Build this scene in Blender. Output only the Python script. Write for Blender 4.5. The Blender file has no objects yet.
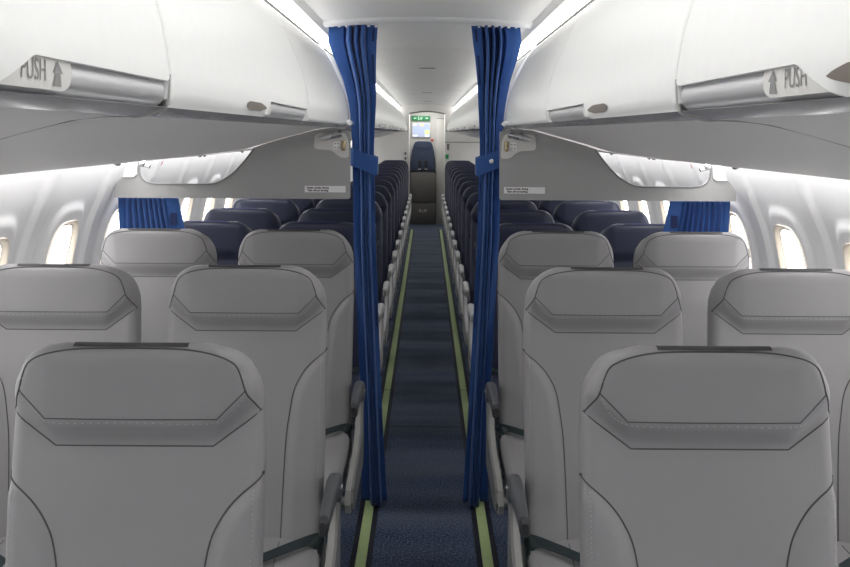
import bpy, bmesh, math, random
from mathutils import Vector, Matrix
random.seed(7)
C = bpy.context.scene.collection
PI = math.pi

# ------------------------------------------------------------------ helpers
def lerp(a, b, t): return a + (b - a) * t
def clamp(x, a=0.0, b=1.0): return max(a, min(b, x))
def sstep(t):
    t = clamp(t); return t * t * (3 - 2 * t)
def table(tab, x):
    if x <= tab[0][0]: return tab[0][1]
    for (a, va), (b, vb) in zip(tab, tab[1:]):
        if x <= b: return va + (vb - va) * (x - a) / (b - a)
    return tab[-1][1]
def catmull(pts, n=8):
    P = [Vector(p) for p in pts]; out = []
    for i in range(len(P) - 1):
        p0 = P[max(i - 1, 0)]; p1 = P[i]; p2 = P[i + 1]; p3 = P[min(i + 2, len(P) - 1)]
        for k in range(n):
            t = k / n
            out.append(0.5 * ((2 * p1) + (p2 - p0) * t + (2 * p0 - 5 * p1 + 4 * p2 - p3) * t * t + (3 * p1 - p0 - 3 * p2 + p3) * t ** 3))
    out.append(P[-1]); return out

class MB:
    def __init__(s): s.v = []; s.f = []; s.m = []
    def add(s, vs, fs, m=0):
        o = len(s.v); s.v += [tuple(v) for v in vs]
        for f in fs: s.f.append([i + o for i in f]); s.m.append(m)
        return s
    def grid(s, rows, m=0, close_u=False, flip=False):
        n = len(rows[0]); vs = [p for r in rows for p in r]; fs = []
        for i in range(len(rows) - 1):
            for j in range(n if close_u else n - 1):
                k = (j + 1) % n
                q = [i * n + j, i * n + k, (i + 1) * n + k, (i + 1) * n + j]
                fs.append(q[::-1] if flip else q)
        return s.add(vs, fs, m)
    def loft(s, secs, m=0, caps=True):
        n = len(secs[0]); s.grid(secs, m, True)
        if caps:
            o = len(s.v) - len(secs) * n
            s.f.append([o + i for i in range(n)][::-1]); s.m.append(m)
            o2 = len(s.v) - n
            s.f.append([o2 + i for i in range(n)]); s.m.append(m)
        return s
    def tube(s, pts, r, n=6, m=0, closed=False):
        P = [Vector(p) for p in pts]; secs = []
        for i, p in enumerate(P):
            t = (P[min(i + 1, len(P) - 1)] - P[max(i - 1, 0)])
            if t.length < 1e-9: t = Vector((0, 0, 1))
            t.normalize()
            up = Vector((0, 0, 1)) if abs(t.z) < 0.95 else Vector((1, 0, 0))
            a = t.cross(up).normalized(); b = a.cross(t)
            rr = r[i] if isinstance(r, (list, tuple)) else r
            secs.append([p + (a * math.cos(2 * PI * k / n) + b * math.sin(2 * PI * k / n)) * rr for k in range(n)])
        return s.loft(secs, m)
    def box(s, c, d, bev=0.0, seg=2, m=0, rot=None):
        bm = bmesh.new(); bmesh.ops.create_cube(bm, size=1)
        for v in bm.verts: v.co = Vector((v.co.x * d[0], v.co.y * d[1], v.co.z * d[2]))
        if bev: bmesh.ops.bevel(bm, geom=bm.edges[:], offset=bev, segments=seg, profile=0.5, affect='EDGES')
        M = Matrix.Translation(Vector(c)) @ (rot.to_4x4() if rot else Matrix.Identity(4))
        vs = [M @ v.co for v in bm.verts]; bm.verts.index_update()
        fs = [[v.index for v in f.verts] for f in bm.faces]; bm.free()
        return s.add(vs, fs, m)
    def prism(s, poly, axis, a, b, m=0):
        # poly in the two other axes; extruded along axis a..b
        def P(p, h):
            return (h, p[0], p[1]) if axis == 'x' else ((p[0], h, p[1]) if axis == 'y' else (p[0], p[1], h))
        n = len(poly); vs = [P(p, a) for p in poly] + [P(p, b) for p in poly]
        fs = [[i, (i + 1) % n, n + (i + 1) % n, n + i] for i in range(n)]
        fs.append(list(range(n))[::-1]); fs.append([n + i for i in range(n)])
        return s.add(vs, fs, m)
    def sphere(s, c, r, m=0, n=12, k=8):
        rx, ry, rz = r if isinstance(r, (tuple, list)) else (r, r, r)
        rows = []
        for i in range(k + 1):
            a = -PI / 2 + PI * i / k
            rows.append([(c[0] + rx * math.cos(a) * math.cos(2 * PI * j / n), c[1] + ry * math.cos(a) * math.sin(2 * PI * j / n), c[2] + rz * math.sin(a)) for j in range(n)])
        return s.grid(rows, m, True)
    def mirror(s):
        t = MB(); t.v = [(-x, y, z) for x, y, z in s.v]; t.f = [f[::-1] for f in s.f]; t.m = s.m[:]; return t
    def mesh(s, name, mats, smooth=True, angle=42):
        me = bpy.data.meshes.new(name); me.from_pydata(s.v, [], s.f)
        for m in (mats if isinstance(mats, (list, tuple)) else [mats]): me.materials.append(m)
        me.polygons.foreach_set('material_index', s.m)
        bm = bmesh.new(); bm.from_mesh(me)
        bmesh.ops.remove_doubles(bm, verts=bm.verts, dist=1e-6)
        bmesh.ops.recalc_face_normals(bm, faces=bm.faces); bm.to_mesh(me); bm.free()
        if smooth:
            me.polygons.foreach_set('use_smooth', [True] * len(me.polygons))
            me.set_sharp_from_angle(angle=math.radians(angle))
        me.update(); return me

def link(name, me, parent=None):
    o = bpy.data.objects.new(name, me); C.objects.link(o)
    if parent: o.parent = parent
    return o
def thing(name, label, cat, loc=(0, 0, 0), group=None):
    o = bpy.data.objects.new(name, None); C.objects.link(o); o.location = loc; o.empty_display_size = .1
    o['label'] = label; o['category'] = cat
    if group: o['group'] = group
    return o
def struct(name, mb, mats, parent=None, **k):
    o = link(name, mb.mesh(name, mats, **k), parent)
    if not parent: o['kind'] = 'structure'
    return o
def text_mb(txt, size, fn, m=0):
    """flat text outlines; fn maps (u,v) in metres to a 3-D point"""
    cu = bpy.data.curves.new('t', 'FONT'); cu.body = txt; cu.size = size; cu.align_x = 'CENTER'; cu.align_y = 'CENTER'; cu.resolution_u = 3; cu.offset = .0005 if size < .02 else 0
    ob = bpy.data.objects.new('t', cu); C.objects.link(ob)
    me = bpy.data.meshes.new_from_object(ob.evaluated_get(bpy.context.evaluated_depsgraph_get()))
    vs = [fn(v.co.x, v.co.y) for v in me.vertices]; fs = [list(p.vertices) for p in me.polygons]
    bpy.data.objects.remove(ob); bpy.data.curves.remove(cu); bpy.data.meshes.remove(me)
    b = MB(); b.add(vs, fs, m); return b

# ---------------------------------------------------------------- materials
def mat(name, col, rough=.5, metal=0.0, noise=0.0, nscale=40, bump=0.0, bscale=300, spec=.5, sheen=0.0, emit=None, estr=0):
    m = bpy.data.materials.new(name); m.use_nodes = True
    nt = m.node_tree; b = nt.nodes['Principled BSDF']
    b.inputs['Base Color'].default_value = (*col, 1); b.inputs['Roughness'].default_value = rough
    b.inputs['Metallic'].default_value = metal; b.inputs['Specular IOR Level'].default_value = spec
    if sheen: b.inputs['Sheen Weight'].default_value = sheen
    tc = nt.nodes.new('ShaderNodeTexCoord')
    n = nt.nodes.new('ShaderNodeTexNoise'); n.inputs['Scale'].default_value = nscale; n.inputs['Detail'].default_value = 3
    nt.links.new(tc.outputs['Object'], n.inputs['Vector'])
    r = nt.nodes.new('ShaderNodeMix'); r.data_type = 'RGBA'
    nn = noise if noise else .03
    r.inputs[6].default_value = (*[clamp(c * (1 - nn)) for c in col], 1); r.inputs[7].default_value = (*[clamp(c * (1 + nn)) for c in col], 1)
    nt.links.new(n.outputs['Fac'], r.inputs[0]); nt.links.new(r.outputs[2], b.inputs['Base Color'])
    if bump:
        n2 = nt.nodes.new('ShaderNodeTexNoise'); n2.inputs['Scale'].default_value = bscale; n2.inputs['Detail'].default_value = 2
        nt.links.new(tc.outputs['Object'], n2.inputs['Vector'])
        bp = nt.nodes.new('ShaderNodeBump'); bp.inputs['Strength'].default_value = bump; bp.inputs['Distance'].default_value = .002
        nt.links.new(n2.outputs['Fac'], bp.inputs['Height']); nt.links.new(bp.outputs['Normal'], b.inputs['Normal'])
    if emit:
        b.inputs['Emission Color'].default_value = (*emit, 1); b.inputs['Emission Strength'].default_value = estr
    return m

M = {}
M['grey_leather'] = mat('grey_leather', (.275, .269, .274), .5, bump=.12, bscale=500, noise=.04, nscale=12)
M['grey_seam'] = mat('grey_seam', (.07, .07, .072), .7)
M['grey_stitch'] = mat('grey_stitch', (.42, .42, .42), .7)
M['grey_velcro'] = mat('grey_velcro', (.06, .06, .063), .95, noise=.4, nscale=900)
M['navy_leather'] = mat('navy_leather', (.030, .035, .066), .42, bump=.12, bscale=500, noise=.05, nscale=12)
M['navy_seam'] = mat('navy_seam', (.012, .013, .022), .7)
M['navy_stitch'] = mat('navy_stitch', (.06, .065, .1), .7)
M['navy_velcro'] = mat('navy_velcro', (.03, .032, .10), .9, noise=.3, nscale=900)
M['dark_plastic'] = mat('dark_plastic', (.085, .09, .098), .42)
M['dark_cap'] = mat('dark_cap', (.035, .036, .04), .5)
M['pale_plastic'] = mat('pale_plastic', (.62, .62, .62), .4)
M['panel_grey'] = mat('panel_grey', (.36, .355, .34), .42)
M['panel_edge'] = mat('panel_edge', (.07, .07, .07), .5)
M['frame_metal'] = mat('frame_metal', (.35, .35, .36), .4, metal=.7)
M['chrome'] = mat('chrome', (.70, .70, .71), .25, metal=.92)
M['brass'] = mat('brass', (.42, .34, .22), .35, metal=.9)
M['belt'] = mat('belt', (.012, .024, .026), .55, noise=.2, nscale=300)
M['bin_white'] = mat('bin_white', (.83, .83, .82), .38)
M['bin_under'] = mat('bin_under', (.74, .72, .705), .5)
M['bin_trim'] = mat('bin_trim', (.48, .48, .49), .25, metal=.6)
M['alu'] = mat('alu', (.62, .62, .63), .38, metal=.75)
M['label_white'] = mat('label_white', (.66, .645, .62), .45)
M['print_grey'] = mat('print_grey', (.24, .24, .24), .6)
M['recess'] = mat('recess', (.17, .145, .125), .6)  # brown for painted shade in the finger openings, also a placard's own colour
M['dark_gap'] = mat('dark_gap', (.03, .03, .03), .8)
M['wall_white'] = mat('wall_white', (.78, .78, .785), .5, bump=.05, bscale=200)
M['ceiling_white'] = mat('ceiling_white', (.86, .86, .85), .5)
M['reveal'] = mat('reveal', (.62, .55, .46), .5)
M['divider_grey'] = mat('divider_grey', (.36, .36, .355), .5)
M['divider_edge'] = mat('divider_edge', (.20, .20, .20), .5)
M['bracket'] = mat('bracket', (.62, .61, .585), .45)
M['sticker'] = mat('sticker', (.82, .82, .82), .5)
M['print_black'] = mat('print_black', (.03, .03, .03), .6)
M['curtain'] = mat('curtain', (.022, .085, .29), .75, bump=.25, bscale=900, noise=.10, nscale=60, sheen=.15)
M['curtain_dark'] = mat('curtain_dark', (.018, .028, .10), .9, noise=.2, nscale=900)
M['strip_green'] = mat('strip_green', (.40, .50, .235), .55, noise=.12, nscale=30)
M['strip_base'] = mat('strip_base', (.008, .011, .02), .6)
M['lav_white'] = mat('lav_white', (.70, .69, .66), .5)
M['end_grey'] = mat('end_grey', (.52, .51, .48), .5)
M['door_grey'] = mat('door_grey', (.50, .49, .46), .5)
M['jump_panel'] = mat('jump_panel', (.13, .125, .115), .5)
M['jump_navy'] = mat('jump_navy', (.03, .045, .085), .5)
M['jump_black'] = mat('jump_black', (.012, .014, .022), .6)
M['sign_green'] = mat('sign_green', (.02, .16, .06), .4, emit=(.02, .2, .07), estr=.25)
M['sign_white'] = mat('sign_white', (.5, .7, .55), .4, emit=(.5, .8, .6), estr=.3)
M['screen'] = mat('screen', (.3, .34, .45), .3, emit=(.40, .46, .62), estr=.6)
M['screen_white'] = mat('screen_white', (.8, .8, .85), .3, emit=(.9, .93, 1), estr=.8)
M['screen_orange'] = mat('screen_orange', (.8, .4, .2), .3, emit=(1, .55, .3), estr=.8)
M['screen_green'] = mat('screen_green', (.5, .7, .2), .3, emit=(.6, .85, .25), estr=.9)
M['red'] = mat('red', (.5, .03, .02), .4)
M['green'] = mat('green', (.03, .3, .1), .4)
M['light_strip'] = mat('light_strip', (.9, .9, .9), .5, emit=(1, .985, .96), estr=3.6)
M['wash_light'] = mat('wash_light', (.9, .9, .9), .5, emit=(1, .99, .985), estr=8)

# carpet
def carpet_mat():
    m = bpy.data.materials.new('carpet'); m.use_nodes = True; nt = m.node_tree; b = nt.nodes['Principled BSDF']
    b.inputs['Roughness'].default_value = .95; b.inputs['Specular IOR Level'].default_value = .15
    b.inputs['Sheen Weight'].default_value = .25
    tc = nt.nodes.new('ShaderNodeTexCoord')
    n = nt.nodes.new('ShaderNodeTexNoise'); n.inputs['Scale'].default_value = 120; n.inputs['Detail'].default_value = 2; n.inputs['Roughness'].default_value = .7
    nt.links.new(tc.outputs['Object'], n.inputs['Vector'])
    cr = nt.nodes.new('ShaderNodeValToRGB')
    cr.color_ramp.elements[0].position = .36; cr.color_ramp.elements[0].color = (.004, .009, .024, 1)
    cr.color_ramp.elements[1].position = .66; cr.color_ramp.elements[1].color = (.11, .17, .29, 1)
    e = cr.color_ramp.elements.new(.5); e.color = (.026, .046, .095, 1)
    nt.links.new(n.outputs['Fac'], cr.inputs[0])
    # cross seams between carpet lengths
    sep = nt.nodes.new('ShaderNodeSeparateXYZ'); nt.links.new(tc.outputs['Object'], sep.inputs[0])
    prev = None
    for ys in (4.85, 7.18, 9.9, 12.4):
        s = nt.nodes.new('ShaderNodeMath'); s.operation = 'COMPARE'; s.inputs[1].default_value = ys; s.inputs[2].default_value = .012
        nt.links.new(sep.outputs['Y'], s.inputs[0])
        if prev:
            a = nt.nodes.new('ShaderNodeMath'); a.operation = 'MAXIMUM'; nt.links.new(prev.outputs[0], a.inputs[0]); nt.links.new(s.outputs[0], a.inputs[1]); prev = a
        else: prev = s
    mx = nt.nodes.new('ShaderNodeMix'); mx.data_type = 'RGBA'; mx.inputs[7].default_value = (.006, .008, .014, 1)
    nt.links.new(prev.outputs[0], mx.inputs[0]); nt.links.new(cr.outputs[0], mx.inputs[6]); nt.links.new(mx.outputs[2], b.inputs['Base Color'])
    bp = nt.nodes.new('ShaderNodeBump'); bp.inputs['Strength'].default_value = .5; bp.inputs['Distance'].default_value = .004
    nt.links.new(n.outputs['Fac'], bp.inputs['Height'])
    mp = nt.nodes.new('ShaderNodeMapping'); mp.inputs['Scale'].default_value = (.5, 2.6, 1); nt.links.new(tc.outputs['Object'], mp.inputs['Vector'])
    n3 = nt.nodes.new('ShaderNodeTexNoise'); n3.inputs['Scale'].default_value = 1.0; n3.inputs['Detail'].default_value = 1; nt.links.new(mp.outputs[0], n3.inputs['Vector'])
    b2 = nt.nodes.new('ShaderNodeBump'); b2.inputs['Strength'].default_value = .8; b2.inputs['Distance'].default_value = .12
    nt.links.new(n3.outputs['Fac'], b2.inputs['Height']); nt.links.new(b2.outputs['Normal'], bp.inputs['Normal'])
    nt.links.new(bp.outputs['Normal'], b.inputs['Normal'])
    return m
M['carpet'] = carpet_mat()
def glass_mat():
    m = bpy.data.materials.new('window_glass'); m.use_nodes = True; nt = m.node_tree
    for n in list(nt.nodes): nt.nodes.remove(n)
    out = nt.nodes.new('ShaderNodeOutputMaterial'); t = nt.nodes.new('ShaderNodeBsdfTransparent'); g = nt.nodes.new('ShaderNodeBsdfGlossy')
    g.inputs['Roughness'].default_value = .05; mx = nt.nodes.new('ShaderNodeMixShader'); mx.inputs[0].default_value = .06; nt.links.new(t.outputs[0], mx.inputs[1]); nt.links.new(g.outputs[0], mx.inputs[2])
    nt.links.new(mx.outputs[0], out.inputs[0]); return m
M['glass'] = glass_mat()

# ---------------------------------------------------------------- constants
Y_FRONT, Y_DIV, Y_LAV, Y_END = -1.3, 3.76, 14.78, 15.65
CX = .432   # half width of the flat ceiling
SX = .503   # aisle seat centre
WX = 1.033  # window seat centre
ROWS_GREY = [1.64, 2.585, 3.53]
ROWS_NAVY = [4.37 + .76 * k for k in range(14)]
WIN_Y = [2.79 + .575 * k for k in range(-6, 21)]

# ------------------------------------------------------------------- setting
b = MB(); b.box((0, (Y_FRONT + Y_END) / 2, -.02), (2.9, Y_END - Y_FRONT + .2, .04)); struct('floor', b, M['carpet'])

# ceiling with cross joints
def ceil_z(x): return 1.995 + .02 * (1 - (x / CX) ** 2)
b = MB(); ys = []
joints = [-.2, 1.0, 2.2] + [3.83 + 1.14 * k for k in range(1, 10)]
y = Y_FRONT
yy = [Y_FRONT, Y_LAV]
for j in joints: yy += [j - .02, j - .006, j, j + .006, j + .02]
yy.sort()
rows = []
for y in yy:
    dz = 0
    for j in joints:
        d = abs(y - j)
        if d < .021: dz = -.004 if d > .01 else (.0 if d > .003 else .006)
    rows.append([(CX * u / 8, y, ceil_z(CX * u / 8) + dz) for u in range(-8, 9)])
b.grid(rows); struct('ceiling', b, M['ceiling_white'])
# cover trim above the curtain
b = MB()
secs = []
for k in range(17):
    x = CX * (k - 8) / 8
    z = ceil_z(x)
    secs.append([(x, Y_DIV - .12, z - .001), (x, Y_DIV - .10, z - .012), (x, Y_DIV + .0, z - .016), (x, Y_DIV + .02, z - .001)])
b.loft(secs); struct('trim_1', b, M['ceiling_white'])
# cove light panels + ceiling edge trims
n = 2
for sname, s in (('left', -1), ('right', 1)):
    b = MB(); b.grid([[(s * (CX + .008), y, 1.985), (s * .448, y, 1.905)] for y in (Y_FRONT, Y_LAV)])
    struct('trim_%d' % n, b, M['light_strip']); n += 1
    b = MB(); b.prism([(s * (CX - .020), 1.998), (s * (CX - .004), 1.966), (s * (CX + .004), 1.966), (s * (CX + .004), 2.01), (s * (CX - .018), 2.01)], 'y', Y_FRONT, Y_LAV)
    struct('trim_%d' % n, b, M['ceiling_white']); n += 1

# side walls with windows
WALL = [(-.05, 1.15), (.0, 1.17), (.25, 1.28), (.5, 1.345), (.8, 1.378), (1.0, 1.368), (1.17, 1.335), (1.31, 1.28), (1.40, 1.245), (1.47, 1.21), (1.52, 1.18)]
def wall_x(z): return table(WALL, z)
WALLC = [Vector((z, x, 0)) for z, x in WALL]
_wc = catmull(WALLC, 10); WALL = [(p.x, p.y) for p in _wc]
HB = .2875; WZ0, WZ1 = .72, 1.36; WCZ = 1.035; WHW, WHH = .125, .185
def sup(a):
    c, s_ = math.cos(a), math.sin(a); n_ = 3.6
    r = (abs(c) ** n_ + abs(s_) ** n_) ** (-1 / n_); return c * r, s_ * r
def bump_at(dy, z):
    e = HB - abs(dy)
    rib = .016 * (1 - sstep((e - .045) / .02))
    q = max(abs(dy) / WHW, 0), abs(z - WCZ) / WHH
    rr = (q[0] ** 3.6 + q[1] ** 3.6) ** (1 / 3.6)
    lip = .014 * (1 - sstep((rr - 1.18) / .22)) if rr > .9 else .014
    return rib + lip
for sname, s in (('left', -1), ('right', 1)):
    b = MB()
    N = 20
    for ci, cy in enumerate(WIN_Y):
        def P(dy, z): return (s * (wall_x(z) - bump_at(dy, z)), cy + dy, z)
        us = [-HB + 2 * HB * k / N for k in range(N + 1)]
        zs = [WZ0 + (WZ1 - WZ0) * k / N for k in range(N + 1)]
        b.grid([[P(u, lerp(WZ1, 1.515, k / 8)) for u in us] for k in range(9)])
        b.grid([[P(u, lerp(-.04, WZ0, k / 8)) for u in us] for k in range(9)])
        outer = [(u, WZ0) for u in us[:-1]] + [(HB, z) for z in zs[:-1]] + [(u, WZ1) for u in us[::-1][:-1]] + [(-HB, z) for z in zs[::-1][:-1]]
        inner = []
        for (u, z) in outer:
            a = math.atan2((z - WCZ) / (WZ1 - WZ0), u / (2 * HB)); q = sup(a); inner.append((q[0] * WHW, WCZ + q[1] * WHH))
        K = 14
        rings = [[P(lerp(i[0], o[0], (k / K) ** 1.3), lerp(i[1], o[1], (k / K) ** 1.3)) for i, o in zip(inner, outer)] for k in range(K + 1)]
        b.grid(rings, 0, True)
        # window: bezel + reveal + pane
        f = MB()
        def R(t, off): return [(s * (wall_x(i[1]) - bump_at(i[0], i[1]) + off), cy + i[0] * t, WCZ + (i[1] - WCZ) * t) for i in inner]
        f.grid([R(1.0, -.001), R(.985, -.004), R(.96, .0), R(.945, .008), R(.925, .017), R(.90, .019)], 0, True)
        idx = ci + 1 + (0 if s < 0 else len(WIN_Y))
        w = struct('window_%d' % idx, f, M['reveal'])
        g = MB(); ring = R(.905, .0185)
        g.add(ring, [list(range(len(ring)))])
        link('window_pane', g.mesh('window_pane', M['glass'], smooth=False), w)
    ylo, yhi = WIN_Y[0] - HB, WIN_Y[-1] + HB
    for y0, y1 in ((yhi, Y_LAV + .02), (Y_FRONT - .05, ylo)):
        if y1 > y0:
            b.grid([[(s * (wall_x(z) - .016), y, z) for y in (y0, y1)] for z in [-.04 + 1.555 * k / 24 for k in range(25)]])
    struct('wall_' + sname, b, M['wall_white'], angle=60)
    # dado duct cover at the foot of the wall
    d = MB(); d.prism([(s * 1.19, .0), (s * 1.13, .0), (s * 1.15, .12), (s * 1.23, .14)], 'y', Y_FRONT, Y_LAV)
    struct('baseboard_' + sname, d, M['panel_grey'])
    # wash light in the gap between stowage and wall
    wl = MB(); wl.grid([[(s * 1.107, y, 1.472), (s * 1.20, y, 1.478)] for y in (Y_FRONT, Y_LAV)])
    struct('trim_%d' % n, wl, M['wash_light']); n += 1

# front wall behind the camera
b = MB(); b.box((0, Y_FRONT - .03, 1.0), (2.9, .06, 2.2)); struct('wall_front', b, M['wall_white'])

# lavatory walls and aft end
for sname, s in (('back_left', -1), ('back_right', 1)):
    b = MB(); b.prism([(s * .29, 0), (s * 1.42, 0), (s * 1.42, 2.1), (s * .29, 2.1)], 'y', Y_LAV, Y_LAV + .05)
    b.box((s * .316, (Y_LAV + .052 + Y_END) / 2, 1.05), (.05, Y_END - Y_LAV - .052, 2.1))
    struct('wall_' + sname, b, M['lav_white'])
b = MB(); b.box((0, Y_END + .03, 1.05), (1.0, .06, 2.15)); struct('wall_back', b, M['end_grey'])
b = MB()
arch = [(-.29, 1.86)] + [(-.29 + .58 * k / 12, 1.86 + .035 * math.sin(PI * k / 12)) for k in range(1, 12)] + [(.29, 1.86), (.29, 2.1), (-.29, 2.1)]
b.prism(arch, 'y', Y_LAV - .01, Y_LAV + .04); struct('trim_%d' % n, b, M['lav_white']); n += 1
b = MB(); b.tube([(p[0], Y_LAV - .012, p[1]) for p in arch[:13]], .012); struct('trim_%d' % n, b, M['divider_edge']); n += 1
b = MB(); b.box((0, (Y_LAV + Y_END) / 2, 2.02), (.7, Y_END - Y_LAV, .03)); struct('ceiling_aft', b, M['ceiling_white'])
# pale door leaf right of the crew seat
b = MB(); b.box((.228, Y_END - .012, .96), (.148, .024, 1.72), .006)
dr = struct('door_1', b, M['door_grey'])
b = MB(); b.box((.228, Y_END - .026, 1.80), (.15, .006, .012), .001); link('door_rail', b.mesh('door_rail', M['divider_edge']), dr)

# ------------------------------------------------------------------ seats
TAN = .09
W_TAB = [(0, .125), (.002, .140), (.006, .155), (.014, .172), (.024, .185), (.038, .196), (.068, .211), (.1, .2195), (.13, .222), (.22, .2245), (.45, .2225), (.72, .219), (.9, .218)]
def Wd(d): return table(W_TAB, d)
def Lo(x):
    x = abs(x); return lerp(.184, .1245, clamp((x - .138) / .082)) if x > .138 else .184
def Up(x):
    x = abs(x); return lerp(.130, .080, clamp((x - .150) / .05, 0, 1.4)) if x > .150 else .130
S_TAB = [(.225, .232), (.24, .224), (.265, .192), (.29, .168), (.32, .149), (.35, .137), (.40, .128), (.5, .117), (.75, .108), (.9, .106)]
def yf(x, d):
    lo, up = Lo(x), Up(x)
    t = sstep((lo - d) / max(lo - up, .004)); D = .026 * t + .018 * clamp((up - d) / .1)
    y = -TAN * d
    # headrest pad leans slightly forward and bulges
    y -= D + .006 * sstep((lo - d) / .06) * math.cos(clamp(x / .22, -1, 1) * PI / 2)
    if d > .225:
        sx = table(S_TAB, d)
        y -= .012 * sstep((abs(x) - sx) / .03) * sstep((d - .225) / .05)
        y += .004 * math.cos(clamp(x / .12, -1, 1) * PI / 2) * sstep((d - .25) / .1)
    e = max(Wd(d) - abs(x), 0); r = .026; rt = .020; a_ = c_ = 0
    if e < r: a_ = r - math.sqrt(max(r * r - (r - e) ** 2, 0))
    if d < rt: c_ = rt - math.sqrt(max(rt * rt - (rt - d) ** 2, 0))
    return y + (a_ ** 4 + c_ ** 4) ** .25
T_BACK = .088
def yb(x, d):
    y = -TAN * d + T_BACK - .02
    e = Wd(d) - abs(x); r = .02
    if e < r: y -= r - math.sqrt(max(r * r - (r - max(e, 0)) ** 2, 0))
    rt = .018
    if d < rt: y -= rt - math.sqrt(max(rt * rt - (rt - d) ** 2, 0))
    return y
NU = 46
US = [math.sin(PI / 2 * (2 * k / NU - 1)) for k in range(NU + 1)]
US = [.55 * u + .45 * (2 * k / NU - 1) for k, u in enumerate(US)]
def ring(dfun, zt):
    front, back = [], []
    for u in US:
        d = .1
        for _ in range(14): d = .5 * d + .5 * dfun(u * Wd(d))
        x = u * Wd(d)
        front.append((x, yf(x, d), zt - d)); back.append((x, yb(x, d), zt - d - .022 * max(0, 1 - d / .09)))
    f0, b0 = front[0], back[0]
    return front + back[::-1]
def cap(b, ringpts, m=0):
    k = NU + 1
    b.add(ringpts, [[i, i + 1, 2 * k - 2 - i, 2 * k - 1 - i] for i in range(k - 1)], m)
def surf_line(pts, zt, r, b, m, off=.0002):
    P = catmull([(p[0], p[1], 0) for p in pts], 6)
    b.tube([(p.x, yf(p.x, p.y) - off, zt - p.y) for p in P], r, 5, m)
def stitches(pts, zt, b, m, step=.0062, ln=.0032):
    P = catmull([(p[0], p[1], 0) for p in pts], 12); acc = 0
    for a, c in zip(P, P[1:]):
        acc += (c - a).length
        if acc >= step:
            acc = 0; t = (c - a).normalized() * ln * .5
            q = [a - t, a + t]
            b.tube([(k.x, yf(k.x, k.y) - .0006, zt - k.y) for k in q], .0007, 4, m)
def make_seat_meshes(kind, zt):
    L = {}
    mats = [M[kind + '_leather'], M[kind + '_seam'], M[kind + '_stitch']]
    # headrest
    b = MB(); rows = []
    for t in (0, .12, .25, .4, .55, .7, .85, 1): rows.append(ring(lambda x, t=t: lerp(Lo(x), Up(x), t), zt))
    for t in [k / 20 for k in range(1, 21)]:
        rows.append(ring(lambda x, t=t: max(Up(x) * (1 - t) ** 1.35, 0), zt))
    b.grid(rows, 0, True); cap(b, rows[-1])
    side = [(.2185, .1245), (.2085, .104), (.1985, .083), (.192, .060), (.183, .038), (.170, .026), (.152, .0175), (.12, .0105), (.08, .007), (0, .006)]
    pad = side + [(-x, d) for x, d in side[::-1][1:]]
    surf_line(pad, zt, .0015, b, 1)
    def poly(lst, r, off=.0002):
        for a, c in zip(lst, lst[1:]):
            pts = [(lerp(a[0], c[0], k / 8), lerp(a[1], c[1], k / 8)) for k in range(9)]
            b.tube([(p[0], yf(p[0], p[1]) - off, zt - p[1]) for p in pts], r, 5, 1)
    poly([(-.1985, .0815), (-.150, .130), (.150, .130), (.1985, .0815)], .0011)
    stitches([(-.196, .0905), (-.152, .1355), (0, .1355), (.152, .1355), (.196, .0905)], zt, b, 2)
    L['headrest'] = b.mesh(kind + '_headrest', mats)
    # fastening strip on top of the headrest
    v = MB(); rws = []
    for d in (.0045, .003, .002, .0008, 0): rws.append([(x, yf(x, d) - .0012, zt - d + .0012) for x in [-.1 + .02 * k for k in range(11)]])
    rws.append([(x, yf(x, 0) + .012, zt - .004 + .0014) for x in [-.1 + .02 * k for k in range(11)]])
    v.grid(rws); L['strip'] = v.mesh(kind + '_strip', M[kind + '_velcro'])
    # backrest
    b = MB(); rows = []; dbot = zt - .40
    for t in [k / 70 for k in range(71)]: rows.append(ring(lambda x, t=t: lerp(dbot, Lo(x) + .0005, t), zt))
    b.grid(rows, 0, True); cap(b, rows[0])
    poly([(-.2205, .1250), (-.139, .1845), (.139, .1845), (.2205, .1250)], .0013)
    for s in (-1, 1):
        pts = [(s * x, d) for d, x in S_TAB if d < zt - .42]; pts[0] = (s * .2238, .236)
        surf_line(pts, zt, .0015, b, 1, .0009)
        stitches([(s * x_, d) for x_, d in ((.2125, .255), (.2115, .35), (.2105, .45), (.2095, .55), (.209, .65))], zt, b, 2)
    L['backrest'] = b.mesh(kind + '_backrest', mats)
    # cushion
    c = MB(); yc0 = -TAN * (zt - .45) + .03
    ylen = .54 if kind == 'grey' else .50; prof = []
    rows = []
    HW = .226
    def ctop(u, q):  # u across -1..1, q 0 back .. 1 front
        x = HW * u; e = HW - abs(x); r = .035
        z = .440 - .012 * math.sin(q * PI) * (1 - abs(u) ** 2) - .006 * q
        if e < r: z -= r - math.sqrt(max(r * r - (r - e) ** 2, 0))
        return z
    us = [-1, -.985, -.96, -.92, -.87, -.8, -.6, -.4, -.2, 0, .2, .4, .6, .8, .87, .92, .96, .985, 1]
    qs = [0, .1, .25, .4, .55, .7, .82]
    for q in qs:
        top = [(HW * u, yc0 - ylen * q, ctop(u, q)) for u in us]
        bot = [(HW * u * .97, yc0 - ylen * q, .35) for u in us[::-1]]
        rows.append(top + bot)
    for a in (15, 30, 45, 60, 75, 90):
        aa = math.radians(a); q = .82 + .18 * math.sin(aa)
        dz = .075 * (1 - math.cos(aa))
        top = [(HW * u * (1 - .02 * math.sin(aa)), yc0 - ylen * q, ctop(u, q) - dz) for u in us]
        bot = [(HW * u * .95, yc0 - ylen * (q - .01), .35 + .01 * math.sin(aa)) for u in us[::-1]]
        rows.append(top + bot)
    c.grid(rows, 0, True)
    n2 = len(us)
    c.add(rows[-1], [[i, i + 1, 2 * n2 - 2 - i, 2 * n2 - 1 - i] for i in range(n2 - 1)])
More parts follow.
